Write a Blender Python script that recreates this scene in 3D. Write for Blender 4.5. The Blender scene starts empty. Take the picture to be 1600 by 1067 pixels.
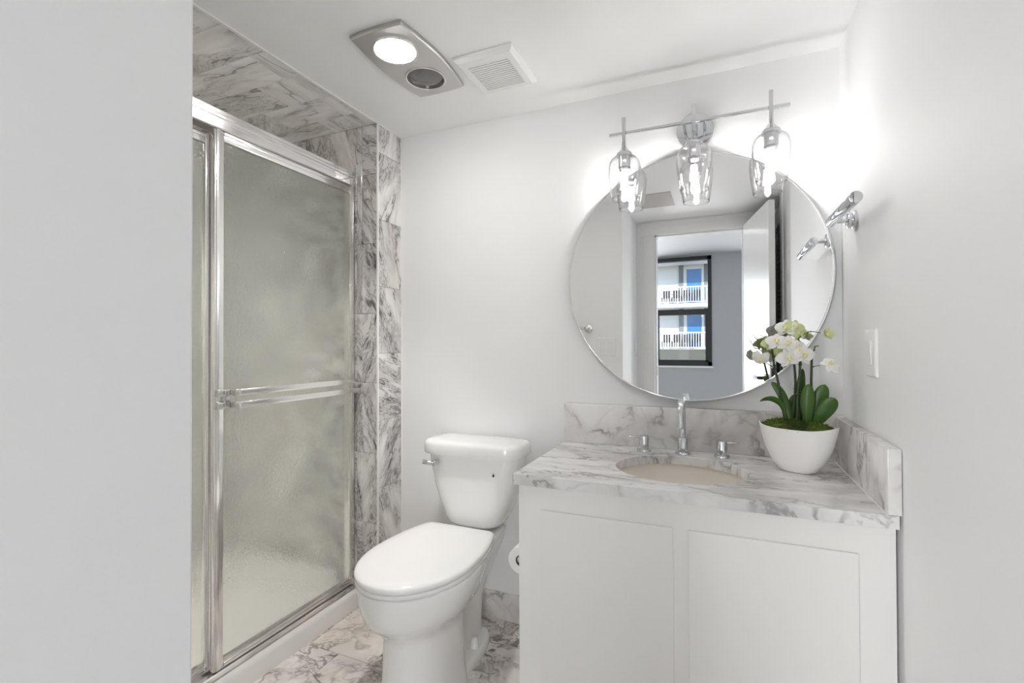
import bpy, bmesh, math, random
from mathutils import Vector, Matrix, noise
random.seed(7)
PI = math.pi
scn = bpy.context.scene
COL = scn.collection

# ------------------------------------------------------------------ camera
CAMZ = 1.171
YAW, PIT, ROLL = 0.4061, 0.0090, -0.0035
s_, c_ = math.sin(YAW), math.cos(YAW)
R0 = Vector((c_, s_, 0)); F0 = Vector((-s_, c_, 0)); U0 = Vector((0, 0, 1))
Fv = F0*math.cos(PIT) + U0*math.sin(PIT)
Uv = -F0*math.sin(PIT) + U0*math.cos(PIT)
Rr = R0*math.cos(ROLL) + Uv*math.sin(ROLL)
Ur = Uv*math.cos(ROLL) - R0*math.sin(ROLL)
cd = bpy.data.cameras.new('camera'); cam = bpy.data.objects.new('camera', cd); COL.objects.link(cam)
cd.sensor_width = 36; cd.lens = 755.085/1600*36; cd.clip_start = 0.02; cd.clip_end = 300
M = Matrix((( Rr.x, Ur.x, -Fv.x, 0), (Rr.y, Ur.y, -Fv.y, 0), (Rr.z, Ur.z, -Fv.z, CAMZ), (0, 0, 0, 1)))
cam.matrix_world = M
scn.camera = cam

# ------------------------------------------------------------------ colour management
vs = scn.view_settings
vs.view_transform = 'Standard'; vs.look = 'None'; vs.gamma = 1; vs.use_curve_mapping = False
vs.exposure = 1.63
scn.cycles.max_bounces = 24; scn.cycles.diffuse_bounces = 10; scn.cycles.glossy_bounces = 10
scn.cycles.transmission_bounces = 16; scn.cycles.transparent_max_bounces = 24
scn.cycles.caustics_reflective = False; scn.cycles.caustics_refractive = True
scn.cycles.sample_clamp_indirect = 6.0

# ------------------------------------------------------------------ daylight
BULB = 57.0          # vanity filament emission
SPOT = 17.5           # reflector beam of the lit ceiling bulb
HEAT = 32.0           # ceiling lamp lens emission
SHOWER = 720.0       # added light inside the shower, out of view
DAY_FILL = 11.0            # added fill, like daylight through two unseen openings beside the mirrored window
DAY_FILL2 = 21.0  # same added fill, left opening
world = bpy.data.worlds.new('world'); scn.world = world; world.use_nodes = True
wn = world.node_tree.nodes; wl = world.node_tree.links
sky = wn.new('ShaderNodeTexSky'); sky.sky_type = 'NISHITA'; sky.sun_disc = False
sky.sun_elevation = math.radians(48); sky.sun_rotation = math.radians(20)
wl.new(sky.outputs[0], wn['Background'].inputs[0]); wn['Background'].inputs[1].default_value = 0.11
sd = bpy.data.lights.new('sun', 'SUN'); sun = bpy.data.objects.new('sun', sd); COL.objects.link(sun)
sd.energy = 2.7; sd.angle = 0.01; sd.color = (1, .97, .93)
sun.rotation_euler = Vector((-0.35, -0.75, -0.62)).to_track_quat('-Z', 'Y').to_euler()
def daylight(name, x0, x1, energy):  # added area light outside an unseen bedroom opening, to brighten the bathroom
    d = bpy.data.lights.new(name, 'AREA'); o = bpy.data.objects.new(name, d); COL.objects.link(o)
    d.shape = 'RECTANGLE'; d.size = x1-x0; d.size_y = 1.75; d.energy = energy; d.color = (.975, .985, 1)
    o.location = ((x0+x1)/2, -2.53, 1.0); o.rotation_euler = Vector((0, 1, 0)).to_track_quat('-Z', 'Y').to_euler()
daylight('bedroom_right_fill', .40, 1.10, DAY_FILL)
daylight('bedroom_left_fill', -1.45, -.82, DAY_FILL2)

# ------------------------------------------------------------------ node helpers
def mat(name):
    m = bpy.data.materials.new(name); m.use_nodes = True
    return m, m.node_tree.nodes, m.node_tree.links, m.node_tree.nodes['Principled BSDF']
def simple(name, col, rough=.5, metal=0, spec=.5, coat=0, bump=None, var=0.0):
    m, n, l, b = mat(name)
    b.inputs['Base Color'].default_value = (*col, 1); b.inputs['Roughness'].default_value = rough
    b.inputs['Metallic'].default_value = metal; b.inputs['Specular IOR Level'].default_value = spec
    b.inputs['Coat Weight'].default_value = coat
    tc = n.new('ShaderNodeTexCoord')
    if bump:
        nz = n.new('ShaderNodeTexNoise'); nz.inputs['Scale'].default_value = bump[0]; nz.inputs['Detail'].default_value = 3
        l.new(tc.outputs['Object'], nz.inputs['Vector'])
        bp = n.new('ShaderNodeBump'); bp.inputs['Strength'].default_value = bump[1]; bp.inputs['Distance'].default_value = .002
        l.new(nz.outputs['Fac'], bp.inputs['Height']); l.new(bp.outputs['Normal'], b.inputs['Normal'])
    if var:
        nz = n.new('ShaderNodeTexNoise'); nz.inputs['Scale'].default_value = 9; nz.inputs['Detail'].default_value = 4
        l.new(tc.outputs['Object'], nz.inputs['Vector'])
        r = n.new('ShaderNodeValToRGB'); l.new(nz.outputs['Fac'], r.inputs['Fac'])
        r.color_ramp.elements[0].position = .3; r.color_ramp.elements[1].position = .7
        r.color_ramp.elements[0].color = (*[max(0, c*(1-var)) for c in col], 1)
        r.color_ramp.elements[1].color = (*[min(1, c*(1+var)) for c in col], 1)
        l.new(r.outputs['Color'], b.inputs['Base Color'])
    return m
def emit(name, col, strength):
    m, n, l, b = mat(name)
    b.inputs['Base Color'].default_value = (0, 0, 0, 1)
    b.inputs['Emission Color'].default_value = (*col, 1); b.inputs['Emission Strength'].default_value = strength
    return m
def marble(name, coord='UV', base=(.86, .86, .86), grey=(.42, .42, .43), dark=(.12, .115, .12), warm=(.62, .5, .4),
           cloud=.5, vein=.8, net=.6, warmth=.3, rough=.16, scale=1.0, stretch=3.0, rot=.6, pools=0.0, zone=0.0, streak=.7, warp=.42, curl=.035, v2d=5, v2w=.045, ring=1.0, patch=0.0):
    m, n, l, b = mat(name)
    tc = n.new('ShaderNodeTexCoord'); src = tc.outputs[coord]
    def node(t, **k):
        x = n.new(t)
        for a, v in k.items(): setattr(x, a, v)
        return x
    def noise_(vec, sc, det=4, rgh=.55, dist=0):
        x = node('ShaderNodeTexNoise'); x.inputs['Scale'].default_value = sc; x.inputs['Detail'].default_value = det
        x.inputs['Roughness'].default_value = rgh; x.inputs['Distortion'].default_value = dist
        l.new(vec, x.inputs['Vector']); return x
    def math_(op, a, bb=None, cl=False):
        x = node('ShaderNodeMath', operation=op); x.use_clamp = cl
        for i, v in enumerate((a, bb)):
            if v is None: continue
            if isinstance(v, (int, float)): x.inputs[i].default_value = v
            else: l.new(v, x.inputs[i])
        return x.outputs[0]
    def rng(v, a, bb, c=0, d=1):
        x = node('ShaderNodeMapRange'); x.interpolation_type = 'SMOOTHSTEP'
        l.new(v, x.inputs[0]); x.inputs[1].default_value = a; x.inputs[2].default_value = bb; x.inputs[3].default_value = c; x.inputs[4].default_value = d
        return x.outputs[0]
    def mix(f, a, bb):
        x = node('ShaderNodeMix', data_type='RGBA')
        if isinstance(f, (int, float)): x.inputs[0].default_value = f*.7
        else: l.new(f, x.inputs[0])
        for i, v in ((6, a), (7, bb)):
            if isinstance(v, tuple): x.inputs[i].default_value = (*v, 1)
            else: l.new(v, x.inputs[i])
        return x.outputs[2]
    mp = node('ShaderNodeMapping'); l.new(src, mp.inputs['Vector'])
    mp.inputs['Rotation'].default_value = (rot*.5, .35, rot)
    mp.inputs['Scale'].default_value = (scale, scale*stretch, scale)
    w1 = noise_(mp.outputs[0], 3.2, 3)
    add = node('ShaderNodeVectorMath', operation='MULTIPLY_ADD')
    l.new(w1.outputs['Color'], add.inputs[0]); add.inputs[1].default_value = (warp, warp, warp); l.new(mp.outputs[0], add.inputs[2])
    w2 = noise_(add.outputs[0], 22, 3)
    add2 = node('ShaderNodeVectorMath', operation='MULTIPLY_ADD')
    l.new(w2.outputs['Color'], add2.inputs[0]); add2.inputs[1].default_value = (curl, curl, curl); l.new(add.outputs[0], add2.inputs[2])
    V = add2.outputs[0]
    # long ridged veins, bundled in streaked zones
    msk = noise_(mp.outputs[0], 2.3, 2, .5, .6); mk = rng(msk.outputs['Fac'], .50-zone, .62-zone)
    a = noise_(V, 3.0, 5, .5); ra = math_('ABSOLUTE', math_('SUBTRACT', a.outputs['Fac'], .5))
    v1 = rng(ra, .0, .022, 1, 0)
    v1s = rng(ra, .0, .10, 1, 0)
    bm_ = noise_(V, 8.5, v2d, .6); rb = math_('ABSOLUTE', math_('SUBTRACT', bm_.outputs['Fac'], .5))
    v2 = math_('MAXIMUM', math_('MULTIPLY', rng(rb, .0, v2w, 1, 0), ring), math_('MULTIPLY', rng(bm_.outputs['Fac'], .53, .68), patch))
    vo = node('ShaderNodeTexVoronoi', feature='DISTANCE_TO_EDGE'); vo.inputs['Scale'].default_value = 5.0
    l.new(V, vo.inputs['Vector'])
    v3 = rng(vo.outputs['Distance'], 0, .05, 1, 0)
    thin = noise_(V, 6.0, 3); tk_ = rng(thin.outputs['Fac'], .42, .62)
    cl = noise_(V, 2.1, 5, .6); cl_ = rng(cl.outputs['Fac'], .47, .70)
    col = mix(math_('MULTIPLY', cl_, cloud), base, grey)
    wm = noise_(mp.outputs[0], 1.3, 2); wmk = rng(wm.outputs['Fac'], .52, .68)
    col = mix(math_('MULTIPLY', wmk, warmth*.4), col, warm)
    col = mix(math_('MULTIPLY', mk, vein*.42), col, grey)
    col = mix(math_('MULTIPLY', v1s, vein*.35), col, grey)
    col = mix(math_('MULTIPLY', math_('MULTIPLY', v3, tk_), net), col, grey)
    vc = mix(math_('MULTIPLY', wmk, warmth), dark, tuple(x*.45 for x in warm))
    col = mix(math_('MULTIPLY', math_('MULTIPLY', v2, mk), streak), col, vc)
    col = mix(math_('MULTIPLY', math_('MULTIPLY', v1, tk_), vein), col, vc)
    if pools:
        pn = noise_(V, 5.0, 5, .65); pk = rng(pn.outputs['Fac'], .58, .64)
        col = mix(math_('MULTIPLY', pk, pools), col, vc)
    l.new(col, b.inputs['Base Color']); b.inputs['Roughness'].default_value = rough
    return m
def schlick(n, l, f0=.04, normal=None):
    """two-sided Fresnel factor of a thin pane."""
    g = n.new('ShaderNodeNewGeometry'); d = n.new('ShaderNodeVectorMath'); d.operation = 'DOT_PRODUCT'
    l.new(normal if normal is not None else g.outputs['Normal'], d.inputs[0]); l.new(g.outputs['Incoming'], d.inputs[1])
    def mt(op, a, b):
        x = n.new('ShaderNodeMath'); x.operation = op; x.use_clamp = op != 'POWER'
        for k, v in enumerate((a, b)):
            if v is None: continue
            if isinstance(v, (int, float)): x.inputs[k].default_value = v
            else: l.new(v, x.inputs[k])
        return x.outputs[0]
    c = mt('ABSOLUTE', d.outputs['Value'], None)
    return mt('ADD', mt('MULTIPLY', mt('POWER', mt('SUBTRACT', 1.0, c), 5.0), 1-f0), f0)
def thin_glass(name, tint=(1, 1, 1), refl=1.0):
    m, n, l, b = mat(name); n.remove(b)
    tr = n.new('ShaderNodeBsdfTransparent'); tr.inputs[0].default_value = (*tint, 1)
    gl = n.new('ShaderNodeBsdfGlossy'); gl.inputs['Roughness'].default_value = .02
    mu = n.new('ShaderNodeMath'); mu.operation = 'MULTIPLY'; mu.inputs[1].default_value = refl; mu.use_clamp = True
    mx = n.new('ShaderNodeMixShader')
    l.new(schlick(n, l), mu.inputs[0]); l.new(mu.outputs[0], mx.inputs[0]); l.new(tr.outputs[0], mx.inputs[1]); l.new(gl.outputs[0], mx.inputs[2])
    l.new(mx.outputs[0], n['Material Output'].inputs[0])
    return m
def frosted(name):
    m, n, l, b = mat(name); n.remove(b); out = n['Material Output']
    tc = n.new('ShaderNodeTexCoord')
    n1 = n.new('ShaderNodeTexNoise'); n1.inputs['Scale'].default_value = 85; n1.inputs['Detail'].default_value = 3; n1.inputs['Distortion'].default_value = 1.2
    l.new(tc.outputs['Object'], n1.inputs['Vector'])
    bp = n.new('ShaderNodeBump'); bp.inputs['Strength'].default_value = .5; bp.inputs['Distance'].default_value = .004
    l.new(n1.outputs['Fac'], bp.inputs['Height'])
    rf = n.new('ShaderNodeBsdfRefraction'); rf.inputs['Roughness'].default_value = .10; rf.inputs['IOR'].default_value = 1.25
    rf.inputs['Color'].default_value = (.945, .95, .925, 1)
    tl = n.new('ShaderNodeBsdfTranslucent'); tl.inputs['Color'].default_value = (.80, .84, .79, 1)
    df = n.new('ShaderNodeBsdfDiffuse'); df.inputs['Color'].default_value = (.68, .71, .67, 1)
    gl = n.new('ShaderNodeBsdfGlossy'); gl.inputs['Roughness'].default_value = .14
    for x in (rf, tl, df, gl): l.new(bp.outputs['Normal'], x.inputs['Normal'])
    a = n.new('ShaderNodeMixShader'); a.inputs[0].default_value = .5; l.new(tl.outputs[0], a.inputs[1]); l.new(df.outputs[0], a.inputs[2])
    c = n.new('ShaderNodeMixShader'); c.inputs[0].default_value = .19; l.new(rf.outputs[0], c.inputs[1]); l.new(a.outputs[0], c.inputs[2])
    d = n.new('ShaderNodeMixShader'); l.new(schlick(n, l, .04, bp.outputs['Normal']), d.inputs[0]); l.new(c.outputs[0], d.inputs[1]); l.new(gl.outputs[0], d.inputs[2])
    l.new(d.outputs[0], out.inputs[0])
    return m

PAINT = simple('wall_paint', (.86, .862, .866), .62, bump=(240, .06))
CEIL = simple('ceiling_paint', (.91, .91, .91), .6, bump=(200, .05))
TRIMW = simple('trim_white', (.82, .82, .81), .3)
CABINET = simple('cabinet_white', (.87, .86, .845), .38)
PORC = simple('porcelain', (.86, .86, .855), .08, coat=.6)
SEATW = simple('seat_plastic', (.87, .87, .865), .14)
SINKM = simple('sink_porcelain', (.78, .725, .66), .25, coat=.15)
ACRYL = simple('acrylic_pan', (.84, .84, .83), .22)
CHROME = simple('chrome', (.68, .69, .71), .06, 1)
NICKEL = simple('brushed_nickel', (.72, .71, .69), .25, 1)
ALU = simple('polished_aluminium', (.88, .87, .86), .16, 1)
SATIN = simple('satin_plate', (.56, .55, .54), .34, 1)
MIRROR = simple('mirror_silver', (.95, .955, .96), .0, 1)
GROUT = simple('grout', (.70, .69, .67), .8)
DARKFR = simple('dark_bronze_frame', (.02, .02, .022), .4)
BLACKM = simple('matte_black', (.015, .015, .016), .4)
LOUVER = simple('louver_grey', (.36, .37, .385), .5)
PLASTW = simple('plastic_white', (.84, .84, .83), .3)
DARKSLOT = simple('vent_dark', (.06, .06, .06), .8)
BEDWALL = simple('bedroom_paint', (.45, .46, .47), .6)
CARPET = simple('bedroom_floor', (.40, .38, .36), .9, var=.1)
PAPER = simple('toilet_paper', (.86, .85, .84), .9, bump=(300, .2))
CARD = simple('card_tube', (.22, .16, .11), .9)
POTM = simple('pot_ceramic', (.90, .885, .875), .32, var=.02)
MOSS = simple('moss', (.10, .16, .016), .95, var=.7)
LEAF = simple('orchid_leaf', (.055, .13, .022), .34, var=.35)
STEM = simple('orchid_stem', (.035, .06, .014), .55, var=.4)
TWIG = simple('orchid_twig', (.10, .15, .03), .55, var=.3)
PETAL = simple('orchid_petal', (.93, .925, .89), .5)
PETALG = simple('orchid_petal_green', (.78, .84, .48), .5, var=.12)
LIP = simple('orchid_lip', (.86, .78, .42), .5)
def translucent(m, col, f=.4):
    n, l = m.node_tree.nodes, m.node_tree.links; b = n['Principled BSDF']
    t = n.new('ShaderNodeBsdfTranslucent'); t.inputs[0].default_value = (*col, 1); x = n.new('ShaderNodeMixShader'); x.inputs[0].default_value = f*.7
    l.new(b.outputs[0], x.inputs[1]); l.new(t.outputs[0], x.inputs[2]); l.new(x.outputs[0], n['Material Output'].inputs[0])
translucent(PETAL, (.95, .94, .90), .25); translucent(PETALG, (.8, .86, .5)); translucent(LEAF, (.16, .32, .04), .15)
for mm in ():
    mm.node_tree.nodes['Principled BSDF'].inputs['Subsurface Weight'].default_value = .25
    mm.node_tree.nodes['Principled BSDF'].inputs['Subsurface Radius'].default_value = (.01, .01, .01)
MARBLE_W = marble('marble_wall_tile', base=(.92, .912, .90), grey=(.48, .47, .465), dark=(.12, .115, .115), cloud=.3, vein=.65, net=.22, streak=.7, warmth=.3, scale=.72, stretch=4.2, rot=.9, zone=.05, warp=.16, curl=.018, v2d=4, v2w=.04, ring=.45, patch=.85)
MARBLE_J = marble('marble_jamb_tile', base=(.87, .86, .84), grey=(.40, .39, .385), dark=(.085, .08, .08), cloud=.5, vein=.8, net=.3, streak=.92, warmth=.6, scale=.95, stretch=3.6, rot=.9, zone=.13, warp=.17, curl=.018, v2d=4, v2w=.045, ring=.6, patch=1.0)
MARBLE_F = marble('marble_floor_tile', base=(.90, .87, .83), grey=(.44, .40, .37), dark=(.09, .08, .07), warm=(.64, .47, .33), cloud=.3, vein=.8, net=.8, streak=.8, warmth=.9, scale=1.0, stretch=1.3, rot=.4, pools=.6, zone=.08, warp=.3, curl=.03, v2d=4, v2w=.05, ring=.8, patch=.9)
MARBLE_C = marble('marble_counter', coord='Object', base=(.87, .865, .86), grey=(.45, .44, .44), dark=(.17, .165, .165), cloud=.7, vein=.6, net=.3, streak=.62, warmth=.25, scale=1.25, stretch=2.6, rot=-.30, rough=.12, zone=.03, warp=.28, curl=.02, v2d=3, v2w=.06)
MARBLE_B = marble('marble_splash', coord='Object', base=(.84, .83, .82), grey=(.50, .48, .47), dark=(.25, .23, .225), cloud=.5, vein=.85, net=.3, streak=.3, warmth=.4, scale=1.3, stretch=2.0, rot=.75, rough=.14, warp=.12, curl=.012, v2d=2.5, v2w=.06)
CLEAR = thin_glass('clear_glass', (.985, .985, .985), 2.4)
BULBGL = thin_glass('bulb_glass', (1, 1, 1), .8)
PANE = thin_glass('window_pane', (.93, .96, .97), 1.0)
LENS = thin_glass('lamp_lens', (.8, .8, .8), 1.5)
FROST = frosted('frosted_glass')
FILA = emit('filament_glow', (1, .982, .962), BULB)
HEATE = emit('lamp_lens_glow', (1, .975, .945), HEAT)
SHOWE = emit('shower_fill_glow', (1, .96, .9), SHOWER)  # glow of the added shower light
FACADE = simple('facade_white', (.80, .80, .80), .8)
SLABM = simple('slab_underside', (.60, .61, .62), .9)
BLUEGL = simple('blue_door_glass', (.03, .16, .42), .12)
GREYCOL = simple('grey_column', (.16, .18, .20), .7)
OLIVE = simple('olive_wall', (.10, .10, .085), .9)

# ------------------------------------------------------------------ mesh helpers
def obj(name, bm, m, parent=None, smooth=40, base=None):
    """ONE mesh object from a world-space bmesh."""
    me = bpy.data.meshes.new(name)
    root = parent
    off = Vector((0, 0, 0))
    if parent is not None:
        r = parent
        while r.parent: r = r.parent
        off = r.location.copy()
    elif base is not None: off = Vector(base)
    bmesh.ops.translate(bm, verts=bm.verts, vec=-off)
    bmesh.ops.recalc_face_normals(bm, faces=bm.faces)
    bm.to_mesh(me); bm.free()
    for x in (m if isinstance(m, (list, tuple)) else [m]): me.materials.append(x)
    o = bpy.data.objects.new(name, me); COL.objects.link(o)
    if parent is not None: o.parent = parent
    else: o.location = off
    if smooth:
        for p in me.polygons: p.use_smooth = True
        me.set_sharp_from_angle(angle=math.radians(smooth))
    return o
def thing(name, label, cat, loc, group=None):
    o = bpy.data.objects.new(name, None); COL.objects.link(o); o.location = loc; o.empty_display_size = .05
    o['label'] = label; o['category'] = cat
    if group: o['group'] = group
    return o
def tag(o, label, cat, group=None, kind=None):
    o['label'] = label; o['category'] = cat
    if group: o['group'] = group
    if kind: o['kind'] = kind
    return o
def struct(name, bm, m, label=None, smooth=0):
    o = obj(name, bm, m, None, smooth); o['kind'] = 'structure'
    if label: o['label'] = label; o['category'] = name.split('_')[0]
    return o
def NB(): return bmesh.new()
def box(bm, x0, y0, z0, x1, y1, z1, bev=0, seg=2, mi=0):
    x0, x1 = min(x0, x1), max(x0, x1); y0, y1 = min(y0, y1), max(y0, y1); z0, z1 = min(z0, z1), max(z0, z1)
    r = bmesh.ops.create_cube(bm, size=1)
    vs_ = r['verts']
    for v in vs_:
        v.co = Vector(((x0+x1)/2 + v.co.x*(x1-x0), (y0+y1)/2 + v.co.y*(y1-y0), (z0+z1)/2 + v.co.z*(z1-z0)))
    es = list({e for v in vs_ for e in v.link_edges}); fs = list({f for v in vs_ for f in v.link_faces})
    for f in fs: f.material_index = mi
    if bev:
        bmesh.ops.bevel(bm, geom=es, offset=bev, segments=seg, affect='EDGES', profile=.5)
def loft(bm, rings, cap0=True, cap1=True, closed=True, mi=0):
    R = [[bm.verts.new(p) for p in r] for r in rings]
    n = len(R[0])
    for a, b in zip(R[:-1], R[1:]):
        for i in range(n if closed else n-1):
            j = (i+1) % n
            try: bm.faces.new((a[i], a[j], b[j], b[i])).material_index = mi
            except ValueError: pass
    if cap0: bm.faces.new(R[0][::-1]).material_index = mi
    if cap1: bm.faces.new(R[-1]).material_index = mi
    return R
def frame_of(d):
    d = Vector(d).normalized()
    a = Vector((0, 0, 1)) if abs(d.z) < .9 else Vector((1, 0, 0))
    u = d.cross(a).normalized(); v = d.cross(u).normalized()
    return u, v
def lathe(bm, prof, c, axis=(0, 0, 1), seg=40, cap0=True, cap1=True, mi=0, sx=1, sy=1, u=None):
    """prof: (r, h) list along axis from c."""
    ax = Vector(axis).normalized()
    if u is None: u, v = frame_of(ax)
    else: u = Vector(u).normalized(); v = ax.cross(u)
    c = Vector(c)
    rings = [[c + ax*h + u*(r*sx*math.cos(2*PI*i/seg)) + v*(r*sy*math.sin(2*PI*i/seg)) for i in range(seg)] for r, h in prof]
    return loft(bm, rings, cap0, cap1, mi=mi)
def cyl(bm, a, b, r, seg=24, bev=0, r2=None):
    a, b = Vector(a), Vector(b); L = (b-a).length; r2 = r if r2 is None else r2
    prof = [(r, 0), (r2, L)] if not bev else [(r-bev, 0), (r-bev*.3, bev*.3), (r, bev), (r2, L-bev), (r2-bev*.3, L-bev*.3), (r2-bev, L)]
    lathe(bm, prof, a, b-a, seg)
def spline(pts, n=8):
    P = [Vector(p) for p in pts]; P = [P[0]*2-P[1]] + P + [P[-1]*2-P[-2]]
    out = []
    for i in range(1, len(P)-2):
        p0, p1, p2, p3 = P[i-1:i+3]
        for k in range(n):
            t = k/n
            out.append(.5*((2*p1) + (p2-p0)*t + (2*p0-5*p1+4*p2-p3)*t*t + (3*p1-p0-3*p2+p3)*t**3))
    out.append(P[-2]); return out
def tube(bm, pts, r, seg=14, cap=True):
    pts = [Vector(p) for p in pts]; n = len(pts)
    rs = r if isinstance(r, (list, tuple)) else [r]*n
    if len(rs) != n: rs = [rs[0] + (rs[-1]-rs[0])*i/(n-1) for i in range(n)]
    d = (pts[1]-pts[0]).normalized(); u, v = frame_of(d); rings = []
    for i, p in enumerate(pts):
        dd = (pts[min(i+1, n-1)] - pts[max(i-1, 0)]).normalized()
        q = d.rotation_difference(dd); u = q @ u; v = q @ v; d = dd
        rings.append([p + u*(rs[i]*math.cos(2*PI*k/seg)) + v*(rs[i]*math.sin(2*PI*k/seg)) for k in range(seg)])
    loft(bm, rings, cap, cap)
def super_ring(cx, cy, z, a, b, n=2.6, seg=56, bf=None, nf=None):
    """superellipse in plan; bf / nf: other half-length / exponent for the front (-y) half."""
    out = []
    for i in range(seg):
        t = 2*PI*i/seg; c, s = math.cos(t), math.sin(t)
        bb, nn = (b, n) if s >= 0 or bf is None else (bf, nf or n)
        out.append(Vector((cx + a*math.copysign(abs(c)**(2/nn), c), cy + bb*math.copysign(abs(s)**(2/nn), s), z)))
    return out
def tiles(bm, O, U, V, W, H, tw, th, stagger=0, off=(0, 0), gap=.0022, thick=.004, seed=1, dirs=True, angles=None):
    """tiles laid on a plane: every tile has its own patch and direction of stone (UV)."""
    rg = random.Random(seed)
    uv = bm.loops.layers.uv.verify()
    O, U, V = Vector(O), Vector(U).normalized(), Vector(V).normalized(); N = U.cross(V)
    j = 0; v = -off[1]
    while v < H:
        u = -off[0] - (stagger*tw if j % 2 else 0)
        while u < W:
            u0, u1 = max(u, 0)+gap/2, min(u+tw, W)-gap/2; v0, v1 = max(v, 0)+gap/2, min(v+th, H)-gap/2
            ou, ov, an = rg.uniform(0, 40), rg.uniform(0, 40), (rg.choice((0, 0, PI/2, PI, -PI/2, .5, -.7)) if dirs else rg.uniform(-.3, .3))
            if angles: an = rg.choice(angles) + rg.uniform(-.12, .12)
            if u1-u0 > .004 and v1-v0 > .004:
                e = .0012
                def P(a, b, h): return bm.verts.new(O + U*a + V*b + N*h)
                lo = [P(u0, v0, 0), P(u1, v0, 0), P(u1, v1, 0), P(u0, v1, 0)]
                mid = [P(u0, v0, thick-e), P(u1, v0, thick-e), P(u1, v1, thick-e), P(u0, v1, thick-e)]
                top = [P(u0+e, v0+e, thick), P(u1-e, v0+e, thick), P(u1-e, v1-e, thick), P(u0+e, v1-e, thick)]
                fs = [bm.faces.new(top)]
                for A, B in ((lo, mid), (mid, top)):
                    for i in range(4): fs.append(bm.faces.new((A[i], A[(i+1) % 4], B[(i+1) % 4], B[i])))
                for f in fs:
                    for lp in f.loops:
                        d = lp.vert.co - O; a, b = d.dot(U), d.dot(V)
                        ca, sa = math.cos(an), math.sin(an)
                        lp[uv].uv = (a*ca-b*sa+ou, a*sa+b*ca+ov)
            u += tw
        v += th; j += 1

# ================================================================== THE SETTING
CZ = 2.161; XR = .373; YB = 1.9; XL = -1.391; XA = -.613; YA = .403; YD = -.241; YJ = 1.730; XS = -2.32
# back wall (behind toilet and vanity)
bm = NB(); box(bm, XL, YB, 0, XR+.1, YB+.1, CZ); struct('wall_back', bm, PAINT, 'pale painted back wall behind the toilet and mirror')
# right wall, ending at the closet jamb
bm = NB(); box(bm, XR, .30, 0, XR+.1, YB, CZ); struct('wall_right', bm, PAINT, 'plain white painted right wall with the rocker switch')
# left block: alcove face (seen large at the left), switch wall on its far side
bm = NB(); box(bm, XS-.1, YD, 0, XA, YA, CZ, .003, 2); struct('wall_left', bm, PAINT, 'plain white painted wall filling the left of the photo')
# wall with the doorway behind the camera
bm = NB()
box(bm, XA, YD-.10, 0, -.472, YD, CZ); box(bm, .169, YD-.10, 0, XR+.1, YD, CZ); box(bm, -.472, YD-.10, 2.045, .169, YD, CZ)
struct('wall_front', bm, PAINT, 'white doorway wall seen in the mirror')
# casing of the doorway
bm = NB()
for x0, x1, a, b in ((-.585, -.472, -.557, -.472), (.169, .275, .169, .247)):
    box(bm, x0, YD, 0, x1, YD+.016, 2.0449, .003); box(bm, a, YD+.012, 0, b, YD+.026, 2.0448, .004)
box(bm, -.585, YD, 2.045, .275, YD+.016, 2.15, .003); box(bm, -.557, YD+.012, 2.0451, .247, YD+.026, 2.115, .004)
box(bm, -.474, YD-.10, 0, -.462, YD, 2.045); box(bm, .159, YD-.10, 0, .171, YD, 2.045); box(bm, -.474, YD-.10, 2.035, .171, YD, 2.047)
cs = struct('trim_1', bm, TRIMW, 'white stepped door casing seen in the mirror', 30)
bm = NB(); box(bm, -.463, YD-.055, .93, -.4605, YD-.028, 1.0, .001); obj('strike_plate', bm, BLACKM, cs)
# closet jamb and louvered closet door on the right wall, behind the camera
bm = NB(); box(bm, XR-.012, .20, 0, XR+.1, .30, CZ, .003); struct('trim_2', bm, TRIMW, 'white closet jamb at the end of the right wall')
bm = NB(); box(bm, XR+.10, YD, 0, XR+.14, .20, CZ); struct('wall_closet', bm, PAINT)
lv = NB()
box(lv, XR+.002, YD+.01, .02, XR+.032, YD+.05, 2.12, .002); box(lv, XR+.002, .15, .02, XR+.032, .198, 2.12, .002)
for z0, z1 in ((.02, .12), (1.0, 1.08), (2.0, 2.12)): box(lv, XR+.002, YD+.05, z0, XR+.032, .15, z1, .002)
d2 = struct('door_2', lv, LOUVER, 'dark grey louvered closet door seen at the mirror edge', 30)
bm = NB()
for z0, z1 in ((.12, 1.0), (1.08, 2.0)):
    k = int((z1-z0)/.032)
    for i in range(k):
        z = z0 + (i+.5)*(z1-z0)/k
        loft(bm, [[Vector((XR+.004, y, z-.012)), Vector((XR+.010, y, z-.012)), Vector((XR+.030, y, z+.012)), Vector((XR+.024, y, z+.012))] for y in (YD+.05, .15)])
obj('louver_panel', bm, LOUVER, d2, 0)
# the open bathroom door
hx, hy, ang = .163, YD+.016, math.atan2(.64, .115)
dr = NB(); L = .655
def dp(a, t, z): return Vector((hx + math.cos(ang)*a + math.sin(ang)*t, hy + math.sin(ang)*a - math.cos(ang)*t, z))
def dbox(bm, a0, a1, t0, t1, z0, z1, bev=0):
    r0 = [dp(a0, t0, z0), dp(a1, t0, z0), dp(a1, t1, z0), dp(a0, t1, z0)]; r1 = [p + Vector((0, 0, z1-z0)) for p in r0]
    R = loft(bm, [r0, r1])
    if bev: bmesh.ops.bevel(bm, geom=list({e for r in R for v in r for e in v.link_edges}), offset=bev, segments=2, affect='EDGES')
dbox(dr, 0.005, L, 0, .036, .01, 2.06, .002)
d1 = struct('door_1', dr, TRIMW, 'open white bathroom door reflected in the mirror', 30)
bm = NB(); cyl(bm, dp(L-.06, 0, .965), dp(L-.06, -.012, .965), .026); cyl(bm, dp(L-.06, -.012, .965), dp(L-.06, -.05, .965), .010)
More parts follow.
